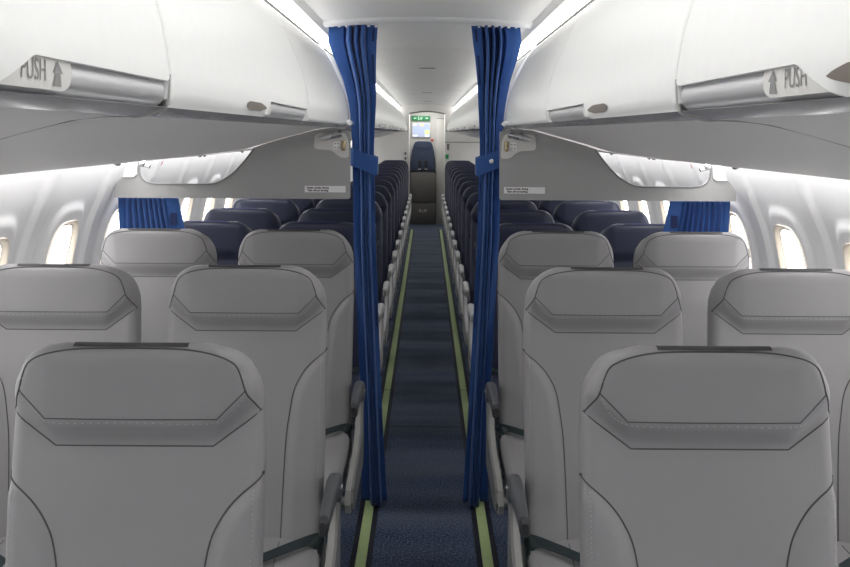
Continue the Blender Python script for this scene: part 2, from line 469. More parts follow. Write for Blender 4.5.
    c.add(rows[0], [[i, i + 1, 2 * n2 - 2 - i, 2 * n2 - 1 - i] for i in range(n2 - 1)])
    for s in (-1, 1):
        c.tube([(s * (.108 + .05 * q * q), yc0 - ylen * q, ctop((.108 + .05 * q * q) / HW, q) + .0002) for q in [.1 + .72 * k / 10 for k in range(11)]], .0013, 5, 1)
    L['cushion'] = c.mesh(kind + '_cushion', mats)
    # frame: seat pan, beams, legs
    f = MB(); f.box((0, yc0 - .23, .335), (.44, .42, .03), .008)
    f.tube([(-.235, yc0 - .10, .30), (.235, yc0 - .10, .30)], .024, 12); f.tube([(-.235, yc0 - .38, .30), (.235, yc0 - .38, .30)], .024, 12)
    L['frame'] = f.mesh('seat_frame', M['frame_metal'])
    for nm, sx in (('legL', -1), ('legR', 1)):
        f = MB(); x = sx * .15
        f.prism([(yc0 - .40, .30), (yc0 - .36, .30), (yc0 - .30, .02), (yc0 - .02, .02), (yc0 - .06, .30), (yc0 - .02, .30), (yc0 + .02, 0), (yc0 - .42, 0)][::-1], 'x', x - .012, x + .012)
        L[nm] = f.mesh('seat_leg', M['frame_metal'])
    # belts
    for nm, sx in (('beltL', -1), ('beltR', 1)):
        f = MB(); P = catmull([(.226, yc0 - .09, .395), (.220, yc0 - .065, .430), (.204, yc0 - .075, .452), (.14, yc0 - .130, .452), (.085, yc0 - .175, .447), (.03, yc0 - .215, .441)], 6)
        top, bt = [], []
        rws = []
        for i, p in enumerate(P):
            w = .024; tw = clamp(i / 10)
            a = Vector((.0, 1, 0)) * w if i < 6 else Vector((.35, .93, .1)) * w
            a *= 1.15; rws.append([p + a + Vector((0, 0, .006)), p - a + Vector((0, 0, .001)), p - a - Vector((0, 0, .002)), p + a + Vector((0, 0, .003))])
        f.loft(rws); f = f if sx > 0 else f.mirror()
        L[nm] = f.mesh('lap_belt', M['belt'])
        f = MB(); f.box((sx * .018, yc0 - .220, .441), (.036, .05, .014), .004); L[nm + 'b'] = f.mesh('buckle', M['chrome'])
    # armrest (aisle side at +x), side panel, pivot
    ax = .254; py = -.055; pl_ = .46 if kind == 'grey' else .40
    f = MB(); secs = []
    for (yy_, zt_, zb_, w_) in ((.045, .572, .545, .014), (.038, .596, .525, .019), (.015, .608, .52, .0205), (-.03, .612, .545, .0205), (-.065, .612, .565, .0195), (-.12, .611, .568, .0175), (-.18, .609, .566, .0155), (-.235, .606, .56, .0135), (-.255, .602, .558, .0125)):
        sec = []
        zc, hz = (zt_ + zb_) / 2, (zt_ - zb_) / 2
        for k in range(16):
            a = 2 * PI * k / 16; ca, sa = math.cos(a), math.sin(a)
            sec.append((ax + w_ * math.copysign(abs(ca) ** .6, ca), py + yy_, zc + hz * math.copysign(abs(sa) ** .55, sa)))
        secs.append(sec)
    f.loft(secs)
    armm = 'dark_plastic' if kind == 'grey' else 'pale_plastic'
    L['armrest'] = f.mesh('armrest', M[armm])
    L['armrestL'] = f.mirror().mesh('armrest', M[armm])
    g = MB(); se = []
    for (dy_, k_) in ((-.252, 1.04), (-.272, .97), (-.280, .7)):
        sec = []
        for k in range(16):
            a = 2 * PI * k / 16; ca, sa = math.cos(a), math.sin(a)
            sec.append((ax + .0125 * k_ * math.copysign(abs(ca) ** .6, ca), py + dy_, .578 + .0225 * k_ * math.copysign(abs(sa) ** .6, sa)))
        se.append(sec)
    g.loft(se); capm = M['dark_cap'] if kind == 'grey' else M['panel_grey']; L['cap'] = g.mesh('armrest_cap', capm); L['capL'] = g.mirror().mesh('armrest_cap', capm)
    g = MB(); g.tube([(ax + .0195, py + .004, .572), (ax + .0225, py + .004, .572)], .008, 12)
    L['pivot'] = g.mesh('pivot_cap', M['chrome']); L['pivotL'] = g.mirror().mesh('pivot_cap', M['chrome'])
    sp = MB()
    prof = [(py + .045, .535), (py + .05, .33), (py + .03, .285), (py - pl_ + .06, .285), (py - pl_, .30), (py - pl_ - .01, .33), (py - pl_ + .01, .372), (py - pl_ + .08, .388), (py - .14, .405), (py - .055, .44), (py - .022, .49), (py - .012, .545), (py + .01, .555)]
    sp.prism(prof, 'x', ax - .012, ax + .006)
    sm = M['panel_grey'] if kind == 'grey' else M['pale_plastic']; L['side'] = sp.mesh('side_panel', sm); L['sideL'] = sp.mirror().mesh('side_panel', sm)
    sp = MB(); prof2 = [(lerp(p[0], py - .10, .04), lerp(p[1], .38, .05)) for p in prof]
    sp.prism(prof2, 'x', ax + .006, ax + .014)
    L['sidee'] = sp.mesh('panel_cover', M['divider_edge'] if kind == 'grey' else M['panel_grey']); L['sideeL'] = sp.mirror().mesh('panel_cover', M['divider_edge'] if kind == 'grey' else M['panel_grey'])
    return L
SEATS = {'grey': make_seat_meshes('grey', 1.179), 'navy': make_seat_meshes('navy', 1.127)}

def place_seat(kind, side, pos, y, label, group):
    L = SEATS[kind]; s = -1 if side == 'left' else 1
    x = s * (SX if pos == 'aisle' else WX)
    if kind == 'grey' and side == 'left' and y < 2: x -= .010
    if kind == 'grey' and side == 'right' and y > 2: x -= .002 if pos == 'aisle' else .008
    t = thing('aircraft_seat', label, 'seat', (x, y, 0), group)
    link('backrest', L['backrest'], t)
    h = link('headrest', L['headrest'], t); link('fastening_strip', L['strip'], h)
    link('seat_cushion', L['cushion'], t)
    link('seat_frame', L['frame'], t); link('leg', L['legL'], t); link('leg', L['legR'], t)
    for k in ('beltL', 'beltR'):
        bo = link('lap_belt', L[k], t); link('buckle', L[k + 'b'], bo)
    sfx = '' if s < 0 else 'L'
    a = link('armrest', L['armrest' + sfx], t); link('armrest_cap', L['cap' + sfx], a); link('pivot_cap', L['pivot' + sfx], a)
    p = link('side_panel', L['side' + sfx], t); link('panel_cover', L['sidee' + sfx], p)
    return t
gw = ['in the nearest row', 'in the middle grey row', 'in the last grey row by the divider']
for i, y in enumerate(ROWS_GREY):
    for side in ('left', 'right'):
        for pos in ('aisle', 'window'):
            if i == 0 and pos == 'window': continue
            place_seat('grey', side, pos, y, 'grey leather %s seat %s of the aisle, %s' % (pos, side, gw[i]), 'grey seats in front of the divider')
ordw = ['first', 'second', 'third', 'fourth', 'fifth', 'sixth', 'seventh', 'eighth', 'ninth', 'tenth', 'eleventh', 'twelfth', 'thirteenth', 'last']
for i, y in enumerate(ROWS_NAVY):
    for side in ('left', 'right'):
        for pos in ('aisle', 'window'):
            if pos == 'window' and i > 7: continue
            place_seat('navy', side, pos, y, 'navy leather %s seat %s of the aisle, %s row behind the divider' % (pos, side, ordw[i]), 'navy seats behind the divider')

# ------------------------------------------------------------ overhead bins
DOOR = [(.445, 1.905), (.428, 1.89), (.412, 1.868), (.395, 1.84), (.376, 1.80), (.360, 1.765), (.346, 1.73), (.335, 1.695), (.327, 1.66), (.322, 1.625), (.322, 1.60), (.325, 1.585), (.334, 1.579)]
DC = [(p.x, p.y) for p in catmull([Vector((a, c, 0)) for a, c in DOOR], 4)]
def door_x(z):
    if z >= DC[0][1]: return DC[0][0]
    for (xa, za), (xb, zb) in zip(DC, DC[1:]):
        if zb <= z <= za: return lerp(xa, xb, (za - z) / max(za - zb, 1e-6))
    return DC[-1][0]
UNDER = [(.345, 1.583), (.364, 1.5735), (.45, 1.563), (.60, 1.522), (.75, 1.478), (.95, 1.450), (1.08, 1.437), (1.098, 1.438), (1.106, 1.448), (1.106, 1.50), (1.10, 1.905), (.46, 1.905), (.43, 1.87), (.405, 1.825), (.375, 1.77), (.357, 1.72), (.347, 1.67), (.342, 1.62)]
def bin_unit(side, y0, y1, yn0, yn1, label, endp=None, near=True):
    s = -1 if side == 'left' else 1
    t = thing('overhead_bin', label, 'overhead bin', (s * .6, (y0 + y1) / 2, 1.43), 'overhead bins along the aisle')
    off = Vector((s * .6, (y0 + y1) / 2, 1.43))
    def L(name, mb, mats, par=t, **k):
        mb.v = [tuple(Vector(v) - off) for v in mb.v]
        return link(name, mb.mesh(name, mats, **k), par)
    ye = endp if endp else y1
    # housing
    h = MB(); h.prism([(s * a, c) for a, c in UNDER], 'y', y0 + .0005, ye - .0005); L('housing', h, M['bin_under'])
    # trim rail: shiny strip below the door
    r = MB(); r.prism([(s * a, c) for a, c in ((.328, 1.580), (.337, 1.582), (.366, 1.5735), (.364, 1.5695), (.352, 1.5712), (.336, 1.5765))], 'y', y0, ye); L('trim_rail', r, M['bin_trim'])
    tp = MB(); tp.prism([(s * .4400, 1.9065), (s * .4465, 1.9065), (s * .4465, 1.912), (s * .4400, 1.912)], 'y', y0 + .001, ye - .001); L('top_edge', tp, M['divider_grey'])
    # door, conforming rows to a bottom edge with a scooped notch
    def zb(y):
        if y < yn0 or y > yn1: return 1.580
        return lerp(1.580, 1.6125, clamp((y - yn0) / (.08 if near else .05)) ** 1.25)
    ysamp = sorted(set([y0 + .004, y0 + .008, y0 + .016, y1 - .004, y1 - .008, y1 - .016] + [lerp(y0 + .03, y1 - .03, k / 24) for k in range(25)] + [lerp(yn0 - .005, yn0 + .1, k / 14) for k in range(15)] + [yn1, yn1 + .0005]))
    ysamp = [y for y in ysamp if y0 < y < y1]
    rows = []
    NZ = 26
    for y in ysamp:
        e = min(y - y0, y1 - y) - .004
        zbot = zb(y) + (.014 - math.sqrt(max(.014 ** 2 - (.014 - e) ** 2, 0)) if e < .014 else 0)
        rr = []
        for k in range(NZ + 1):
            z = lerp(1.905, zbot, (k / NZ) ** .85)
            inset = .004 - math.sqrt(max(.004 ** 2 - (.004 - e) ** 2, 0)) if e < .004 else 0
            rr.append((s * (door_x(z) + inset), y, z))
        rr2 = [(s * (abs(p[0]) + .010), p[1], p[2]) for p in rr[::-1]]
        rows.append(rr + rr2)
    d = MB(); d.loft(rows); dd = L('bin_door', d, M['bin_white'], angle=50)
    # finger opening's shade as a brown patch on the door, latch bar, label plate
    w_rec = .10 if near else .2
    f = MB(); pts = []
    yr0, yr1 = yn0 - w_rec, yn0 + (.018 if near else .002)
    w_ = lambda k: min(1, (12 - k) / 4) ** .7 * min(1, .35 + k / 2)
    top = [(lerp(yr0, yr1, k / 12), 1.598 + .008 * w_(k)) for k in range(13)]
    bot = [(lerp(yr0, yr1, k / 12), 1.5975 - .0075 * w_(k)) for k in range(13)]
    f.grid([[(s * (door_x(z) - .0012), y, z) for y, z in top], [(s * (door_x((a[1] + c[1]) / 2) - .0014), a[0], (a[1] + c[1]) / 2) for a, c in zip(top, bot)], [(s * (door_x(z) - .0012), y, z) for y, z in bot]])
    L('recess_shade', f, M['recess'], dd)
    lab_w = .158 if near else .07
    yl1 = yn0 + .012 + lab_w
    f = MB(); sec = []
    for k in range(9):
        a = PI * (-.42 + .9 * k / 8)
        sec.append((s * (.342 - .014 * math.cos(a)), 1.600 + .0185 * math.sin(a)))
    f.grid([[(p[0], y, p[1]) for p in sec] for y in [lerp(yn0 - .02, yn1, k / 6) for k in range(7)]])
    bar = L('latch_bar', f, M['alu'])
    def xl(z): return .3262 + .0012 * ((z - 1.6005) / .0155) ** 2
    f = MB(); rws = []
    for k in range(11):
        z = lerp(1.5855, 1.6150, k / 10)
        yend = yl1 - (.022 * (1 - math.sqrt(max(1 - ((1.597 - z) / .012) ** 2, 0))) if z < 1.597 else 0)
        rws.append([(s * xl(z), lerp(yn0 - .015, yend, j / 6), z) for j in range(7)])
    f.grid(rws); pl = L('label_plate', f, M['label_white'])
    if near:
        yc = yn0 + .089 if s < 0 else yn0 + .092
        def fn(u, v): return (s * (xl(1.6005 + v) - .0008), yc - s * u, 1.6005 + v)
        f = text_mb('PUSH', .026, lambda u, v: fn(u * .82, v))
        L('lettering', f, M['print_grey'], pl, smooth=False)
        ya = yn0 + .138 if s < 0 else yn0 + .145
        f = MB()
        def A(u, v): return (s * (xl(1.6005 + v) - .0008), ya - s * u, 1.6005 + v)
        f.add([A(-.011, 0), A(.011, 0), A(0, .011)], [[0, 1, 2]])
        f.add([A(-.005, .0002), A(.005, .0002), A(.0095, -.0115), A(-.0095, -.0115)], [[0, 1, 2, 3]])
        L('arrow_mark', f, M['print_grey'], pl, smooth=False)
    f = MB(); f.box((s * .343, yn1 + .0045, 1.600), (.022, .005, .036), .001); L('end_stop', f, M['dark_gap'])
    if endp:
        f = MB(); ring1 = [(s * a, c) for a, c in DC] + [(s * (a + .01), c) for a, c in DC[::-1]]
        f.loft([[(p[0], y, p[1]) for p in ring1] for y in (y1 + .001, endp - .012, endp)])
        L('end_panel', f, M['bin_white'], angle=50)
        f = MB(); f.box((s * .328, endp - .035, 1.589), (.042, .06, .030), .004); f.tube([(s * .305, endp - .10, 1.588), (s * .305, endp - .005, 1.588)], .009, 12)
        f.box((s * .36, endp - .01, 1.580), (.08, .02, .012), .002)
        L('end_hinge', f, M['chrome'])
    # seam between neighbouring units, small under-edge latch pins
    y0 += .0036; f = MB(); P = catmull([(s * .326, y0, 1.622), (s * .328, y0, 1.588), (s * .336, y0, 1.5765), (s * .362, y0, 1.5695), (s * .45, y0, 1.5623), (s * .60, y0, 1.5213), (s * .75, y0, 1.4773), (s * .95, y0, 1.4493), (s * 1.08, y0, 1.4363)], 8)
    f.tube(P, [.0030 if i < 18 else .0022 if i < 26 else .0011 for i in range(len(P))], 6); L('joint_seal', f, M['panel_grey'])
    for yy_ in ([lerp(y0, ye, q) for q in (.22, .27, .78)]):
        f = MB(); f.sphere((s * 1.07, yy_, 1.435), (.012, .016, .006)); L('latch_pin', f, M['chrome'])
    return t
for side in ('left', 'right'):
    q = 1.155 if side == 'left' else 1.195; yn = .672 if side == 'left' else .722
    bin_unit(side, -.35, q, yn, q - .005, 'white overhead bin on the %s nearest the camera, marked PUSH' % side)
    bin_unit(side, q, 2.50, 1.84, 2.47, 'white overhead bin on the %s ending at the blue curtain' % side, endp=3.745, near=False)
    st = [3.93, 5.7, 7.3, 8.9, 10.5, 12.1, 13.7]
    for k in range(6):
        bin_unit(side, st[k], st[k + 1], st[k] + .62 + (.2 if k == 0 else 0), st[k + 1] - .05, 'white overhead bin on the %s, %s unit behind the curtain' % (side, ordw[k]), endp=14.7 if k == 5 else None, near=False)
    bin_unit(side, -1.28, -.35, -.95, -.4, 'white overhead bin on the %s beside the camera, before the nearest' % side, near=False)

# --------------------------------------------------------------- divider
def under_z(x):
    pr = sorted(UNDER[:8]); return table(pr, x)
def rnd(poly, r, n=5):
    return poly
for side, s in (('left', -1), ('right', 1)):
    o = Vector((s * .8, Y_DIV, 1.283))
    t = thing('cabin_divider', 'grey divider panel hanging under the bins on the %s' % side, 'divider', o)
    def L(name, mb, mats, par=t, **k):
        mb.v = [tuple(Vector(v) - o) for v in mb.v]; return link(name, mb.mesh(name, mats, **k), par)
    cut = [p for p in catmull([Vector((1.170, 1.424, 0)), Vector((1.172, 1.40, 0)), Vector((1.165, 1.37, 0)), Vector((1.145, 1.347, 0)), Vector((1.11, 1.337, 0)), Vector((1.05, 1.335, 0)), Vector((.96, 1.335, 0)), Vector((.885, 1.336, 0)), Vector((.845, 1.345, 0)), Vector((.80, 1.372, 0)), Vector((.765, 1.405, 0)), Vector((.735, 1.44, 0)), Vector((.70, under_z(.70) - .006, 0))], 5)]
    top = [(x, under_z(x) - .002) for x in (.66, .62, .58, .54, .50, .46, .42, .38)] + [(.332, 1.560)]
    poly = [(.312, 1.557), (.312, 1.285), (.318, 1.279), (1.274, 1.279), (1.274, 1.318), (1.262, 1.338), (1.242, 1.362), (1.242, 1.362), (1.20, 1.362), (1.20, 1.425)]
    poly = [p for i, p in enumerate(poly) if i == 0 or p != poly[i - 1]] + [(p.x, p.y) for p in cut] + top
    b = MB(); b.prism([(s * x, z) for x, z in poly], 'y', Y_DIV - .02, Y_DIV + .0, 0); L('panel', b, M['divider_grey'], angle=30)
    b = MB(); b.tube([(s * p.x, Y_DIV - .021, p.y) for p in cut], .0035, 6); L('edge_seal', b, M['divider_edge'])
    # wall-side bracket
    b = MB(); b.prism([(s * x, z) for x, z in [(1.234, 1.364), (1.19, 1.364), (1.178, 1.374), (1.178, 1.424), (1.216, 1.424)]], 'y', Y_DIV - .03, Y_DIV - .02); L('wall_bracket', b, M['bin_white'])
    b = MB(); b.tube([(s * 1.165, Y_DIV - .026, 1.418), (s * 1.125, Y_DIV - .026, 1.408)], .010, 10); b.sphere((s * 1.15, Y_DIV - .03, 1.42), .012); L('pin', b, M['chrome'])
    # latch plate
    out = catmull([Vector(p + (0,)) for p in [(.455, 1.535), (.44, 1.545), (.40, 1.548), (.36, 1.552), (.335, 1.545), (.322, 1.52), (.318, 1.48), (.318, 1.452), (.335, 1.447), (.355, 1.452), (.375, 1.468), (.395, 1.478), (.425, 1.480), (.452, 1.484), (.458, 1.50)]], 4)
    b = MB(); b.prism([(s * p.x, p.y) for p in out], 'y', Y_DIV - .032, Y_DIV - .02); lp = L('latch_plate', b, M['bracket'], angle=30)
    b = MB(); b.box((s * .338, Y_DIV - .036, 1.497), (.018, .012, .042), .004); b.sphere((s * .338, Y_DIV - .043, 1.49), (.006, .006, .012)); L('latch', b, M['brass'], lp)
    b = MB(); b.box((s * .365, Y_DIV - .034, 1.497), (.026, .006, .032), .002); sw = L('switch_plate', b, M['sticker'], lp)
    b = MB()
    for dx in (-.006, .006):
        for dz in (-.008, .008): b.box((s * .365 + dx, Y_DIV - .0375, 1.497 + dz), (.005, .002, .005))
    L('dots', b, M['divider_edge'], sw)
    b = MB(); b.tube([(s * .345, Y_DIV - .055, 1.546), (s * .386, Y_DIV - .055, 1.536)], .0145, 16); L('chrome_ring', b, M['chrome'], lp)
    b = MB(); b.tube([(s * .386, Y_DIV - .055, 1.536), (s * .41, Y_DIV - .055, 1.530), (s * .44, Y_DIV - .055, 1.523)], [.0145, .013, .004], 14); L('hinge_arm', b, M['alu'], lp)
    # sticker
    xc = .413
    b = MB(); b.box((s * xc, Y_DIV - .0205, 1.319), (.166, .002, .026), 0); stk = L('sticker', b, M['sticker'])
    def fn(u, v): return (s * xc + u, Y_DIV - .0220, 1.319 + v)
    f = text_mb('Fasten curtain during', .0105, lambda u, v: fn(u - .030, v + .0055)); g = text_mb('Take off and landing', .0105, lambda u, v: fn(u - .030, v - .0055))
    f.add(g.v, g.f)
    L('lettering', f, M['print_black'], stk, smooth=False)

# --------------------------------------------------------------- curtains
def drape(rowsdef, npl, amp, y0, nz=60, nt=90, flat0=0, flat1=0, wob=.004):
    """rowsdef: list of (z, x0, x1, amp factor)"""
    zs = [r[0] for r in rowsdef]
    asc = sorted(rowsdef)
    b = MB(); rows = []
    for k in range(nz + 1):
        z = lerp(max(zs), min(zs), k / nz)
        x0 = table([(r[0], r[1]) for r in asc], z); x1 = table([(r[0], r[2]) for r in asc], z); af = table([(r[0], r[3]) for r in asc], z)
        row = []
        for j in range(nt + 1):
            t = j / nt
            q = clamp((t - flat0) / (1 - flat0 - flat1))
            env = sstep(q / .08) * sstep((1 - q) / .08)
            ph = 2 * PI * npl * (q ** 1.15)
            w = math.sin(ph) + .28 * math.sin(2 * ph + .8)
            y = y0 + amp * af * env * w + wob * math.sin(5 * t + 3 * z) + wob * math.sin(9 * z + 8 * t)
            x = lerp(x0, x1, t) + .30 * amp * af * env * math.cos(ph) * .6
            row.append((x, y, z))
        rows.append(row)
    thick = []
    b.grid(rows)
    return b, rows
for side, s in (('left', -1), ('right', 1)):
    YC = Y_DIV + .075
    o = Vector((s * .26, YC, 0.0))
    t = thing('aisle_curtain', 'full-length blue curtain gathered by a tie band, %s of the aisle' % side, 'curtain', o, 'tied curtains beside the aisle')
    def L(name, mb, mats, par=t, **k):
        mb.v = [tuple(Vector(v) - o) for v in mb.v]; return link(name, mb.mesh(name, mats, **k), par)
    rd = [(1.998, .412, .208, .9), (1.93, .415, .212, 1.0), (1.86, .390, .214, 1), (1.77, .352, .214, 1), (1.68, .328, .213, 1.0), (1.60, .318, .218, .95), (1.50, .312, .222, .8), (1.42, .310, .222, .7), (1.33, .307, .217, .85), (1.1, .304, .212, .9), (.8, .288, .200, .9), (.4, .268, .180, .95), (.012, .262, .158, 1)]
    if side == 'right': rd = [(z, a - q, c - q, f) for (z, a, c, f), q in zip(rd, [.026, .023, .015, .006] + [0] * 20)]
    b, rows = drape([(z, s * a, s * c, f) for z, a, c, f in rd], 3.5, .043, YC, flat0=.30, flat1=.2)
    cl = L('curtain_cloth', b, M['curtain'], angle=180)
    md = cl.modifiers.new('thickness', 'SOLIDIFY'); md.thickness = .003
    # heading band with pleat hooks
    hb = MB()
    for k in range(7):
        x = s * lerp(.40, .215, k / 6); hb.box((x, YC, 1.999), (.012, .01, .02), .002)
    L('heading_hook', hb, M['sticker'])
    # dark fastening patches down the aisle hem
    def rowx(z): return table(sorted([(r[0], r[2]) for r in rd]), z)
    for (z0, z1, w_) in ((1.985, 1.93, .018), (1.875, 1.755, .016), (1.345, 1.225, .015), (.85, .74, .013), (.40, .29, .013)):
        if side == 'left' and z0 > 1.95: w_ = .012
        f = MB(); rws = []
        for k in range(7):
            z = lerp(z0, z1, k / 6)
            i = clamp((1.998 - z) / (1.998 - .012)) * 60; i0 = int(i); 
            r0 = rows[i0]; fr = i - i0; r1 = rows[min(i0 + 1, 60)]
            pts = []
            for tq in (.90, .93, .955):
                j = int(tq * 90); p = Vector(r0[j]).lerp(Vector(r1[j]), fr); pts.append((p.x, p.y - .0035, z))
            rws.append(pts)
        f.grid(rws); L('fastening_patch', f, M['curtain_dark'])
    # tie band: flattened loop, tilted down towards the aisle
    f = MB(); secs = []
    rings = [(.058, 0.0), (.0, 0.0)]
    for kz in range(5):
        zz = lerp(.036, -.036, kz / 4); pts = []
        for k in range(28):
            a = 2 * PI * k / 28
            ex = .062 * math.copysign(abs(math.cos(a)) ** .75, math.cos(a)); ey = .052 * math.copysign(abs(math.sin(a)) ** .8, math.sin(a))
            X = .264 + ex; tilt = (X - .262) * .32
            pts.append((s * X, YC + ey, 1.432 + zz + tilt))
        secs.append(pts)
    f.grid(secs, 0, True)
    tb = L('tie_band', f, M['curtain'])
    tb.modifiers.new('thickness', 'SOLIDIFY').thickness = .004
    # free tongue of the band
    f = MB(); xs = (.215, .205, .19, .176)
    f.loft([[(s * x, YC - .052 - .002, 1.432 + (x - .262) * .42 + .037), (s * x, YC - .052 - .002, 1.432 + (x - .262) * .42 - .037), (s * x, YC - .058, 1.432 + (x - .262) * .42 - .037), (s * x, YC - .058, 1.432 + (x - .262) * .42 + .037)] for x in (.30, .25, .22, .204)])
    L('band_tongue', f, M['curtain'], tb)
    xk = .265
    if side == 'right':
        f = MB(); f.tube([(s * xk, YC - .058, 1.436), (s * xk, YC - .063, 1.436)], .009, 14); f.sphere((s * xk, YC - .063, 1.436), (.006, .003, .006)); L('snap_button', f, M['chrome'], tb)
    # short curtain under the divider by the wall
    if side == 'right': bpy.data.objects['cabin_divider.001'].location.x -= .015
    o2 = Vector((s * 1.13, Y_DIV + .035, 1.14))
    t2 = thing('short_curtain', 'short pleated blue curtain under the divider beside the %s wall' % side, 'curtain', o2, 'short curtains by the wall')
    b, rows2 = drape([(1.281, s * 1.272, s * 1.027, .8), (1.157, s * 1.266, s * .998, 1), (1.10, s * 1.262, s * .985, 1.1)], 8.5, .014, Y_DIV + .03, nz=16, nt=130, flat0=.06, flat1=.2, wob=.002)
    b.v = [tuple(Vector(v) - o2) for v in b.v]
    c2 = link('curtain_cloth', b.mesh('curtain_cloth', M['curtain'], angle=180), t2); c2.modifiers.new('thickness', 'SOLIDIFY').thickness = .003
    if side == 'right': t2.location.x -= .02
    f = MB(); f.grid([[(s * lerp(1.045, 1.018, k / 3) - o2.x + s * .01, Y_DIV + .024 - o2.y, z - o2.z) for k in range(4)] for z in (1.215, 1.165)])
    link('fastening_patch', f.mesh('fastening_patch', M['curtain_dark']), t2)
    for k in range(9):
        f = MB(); x = s * lerp(1.255, 1.05, k / 8); f.box((x - o2.x, 0, 1.281 - o2.z), (.008, .006, .008), .001); link('heading_hook', f.mesh('heading_hook', M['sticker']), t2)
# curtain track
for side, s in (('left', -1), ('right', 1)):
    f = MB(); f.box((0, 0, 0), (.21, .018, .014), .003); f.box((s * .10, -.006, -.004), (.03, .03, .02), .003)
    tr = link('curtain_track', f.mesh('curtain_track', M['bracket'])); tr.location = (s * .325, Y_DIV + .075, 2.013)
    tr['label'] = 'cream curtain track under the ceiling above the %s curtain' % side; tr['category'] = 'curtain rail'; tr['group'] = 'curtain tracks'

# --------------------------------------------------------- ceiling fittings
for k, yv in enumerate((6.45, 10.4, 13.2)):
    t = thing('ceiling_vent', 'small slotted ceiling vent, %s one behind the curtains' % ('nearest', 'middle', 'farthest')[k], 'vent', (0, yv, 2.012), 'ceiling vents')
    f = MB(); f.box((0, 0, 0), (.15, .09, .012), .004); link('frame', f.mesh('frame', M['ceiling_white']), t)
    f = MB()
    for q in range(4): f.box((0, -.022 + .015 * q, -.0065), (.11, .007, .003))
    link('slot', f.mesh('slot', M['dark_plastic']), t)

# --------------------------------------------------------- floor path strips
for side, s in (('left', -1), ('right', 1)):
    t = thing('floor_path_strip', 'pale green glow strip along the %s edge of the aisle carpet' % side, 'floor strip', (s * .229, 6, 0), 'glow strips along the aisle')
    f = MB(); f.box((0, 0, .0018), (.078, 18.1, .0036), .001); f.v = [(x, clamp(y, -7.2, 8.75), z) for x, y, z in f.v]
    link('strip_base', f.mesh('strip_base', M['strip_base'], smooth=False), t)
    cuts = [-1.2, 1.0, 3.2, 5.53, 7.2, 8.95, 10.9, 12.9, 14.72]
    for a, c in zip(cuts, cuts[1:]):
        f = MB(); f.box((0, (a + c) / 2 - 6, .0042), (.038, c - a - .012, .0024), .0008); link('glow_segment', f.mesh('glow_segment', M['strip_green']), t)

# --------------------------------------------------------- aft crew area
J = thing('jump_seat', 'folded navy crew jump seat with dark panel at the aisle end', 'jump seat', (-.07, Y_END, 0))
def LJ(name, mb, mats, par=J, **k):
    mb.v = [tuple(Vector(v) - Vector((-.07, Y_END, 0))) for v in mb.v]; return link(name, mb.mesh(name, mats, **k), par)
YE = Y_END - .10
f = MB(); f.box((-.065, Y_END - .05, .185), (.43, .09, .37), .008); bp = LJ('base_panel', f, M['jump_panel'])
f = MB(); f.box((-.065, Y_END - .055, .625), (.43, .10, .50), .012); LJ('folded_seat_pan', f, M['jump_panel'])
f = MB(); f.box((-.065, Y_END - .03, .372), (.44, .05, .012), .002); LJ('gap_strip', f, M['dark_gap'])
f = MB(); f.box((-.275, Y_END - .03, .45), (.022, .06, .90), .004); f.box((.147, Y_END - .03, .45), (.022, .06, .90), .004); LJ('side_rail', f, M['jump_black'])
secs = []
outl = [(.21, .90), (.213, 1.0), (.205, 1.12), (.185, 1.25), (.16, 1.35), (.135, 1.395), (.09, 1.41)]
poly = [(-.065 + x, z) for x, z in outl] + [(-.065 - x, z) for x, z in outl[::-1]]
f = MB()
for (yy_, k_) in ((0, 1.0),):
    c0 = (-.065, 1.15)
    def sc(k2): return [(lerp(c0[0], p[0], k2), lerp(c0[1], p[1], k2)) for p in poly]
    f.loft([[(p[0], Y_END - .005, p[1]) for p in sc(1.0)], [(p[0], Y_END - .06, p[1]) for p in sc(1.0)], [(p[0], Y_END - .078, p[1]) for p in sc(.95)], [(p[0], Y_END - .085, p[1]) for p in sc(.8)]])
LJ('backrest', f, M['jump_navy'])
f = MB(); hp = [(.105, 1.40), (.11, 1.34), (.09, 1.30), (.05, 1.285)]
pl = [(-.065 + x, z) for x, z in hp] + [(-.065 - x, z) for x, z in hp[::-1]]
f.prism(pl, 'y', Y_END - .10, Y_END - .07); LJ('headrest', f, M['jump_navy'])
for dx in (-.055, .055):
    f = MB(); f.box((-.065 + dx, Y_END - .09, 1.0), (.055, .014, .17), .004); h_ = LJ('harness_strap', f, M['jump_black'])
    f = MB(); f.box((-.065 + dx, Y_END - .10, .935), (.05, .012, .022), .003); f.box((-.065 + dx * .72, Y_END - .10, .945), (.012, .012, .03), .002); LJ('buckle', f, M['chrome'], h_)
# white marks on the base panel
f = MB()
for sx in (-1, 1):
    f.box((-.065 + sx * .038, Y_END - .097, .235), (.022, .003, .034)); f.box((-.065 + sx * .060, Y_END - .097, .250), (.014, .003, .012)); f.box((-.065 + sx * .060, Y_END - .097, .222), (.014, .003, .012))
f.box((-.065, Y_END - .097, .232), (.018, .003, .018)); f.box((-.065, Y_END - .097, .205), (.012, .003, .014))
LJ('white_mark', f, M['label_white'], bp)

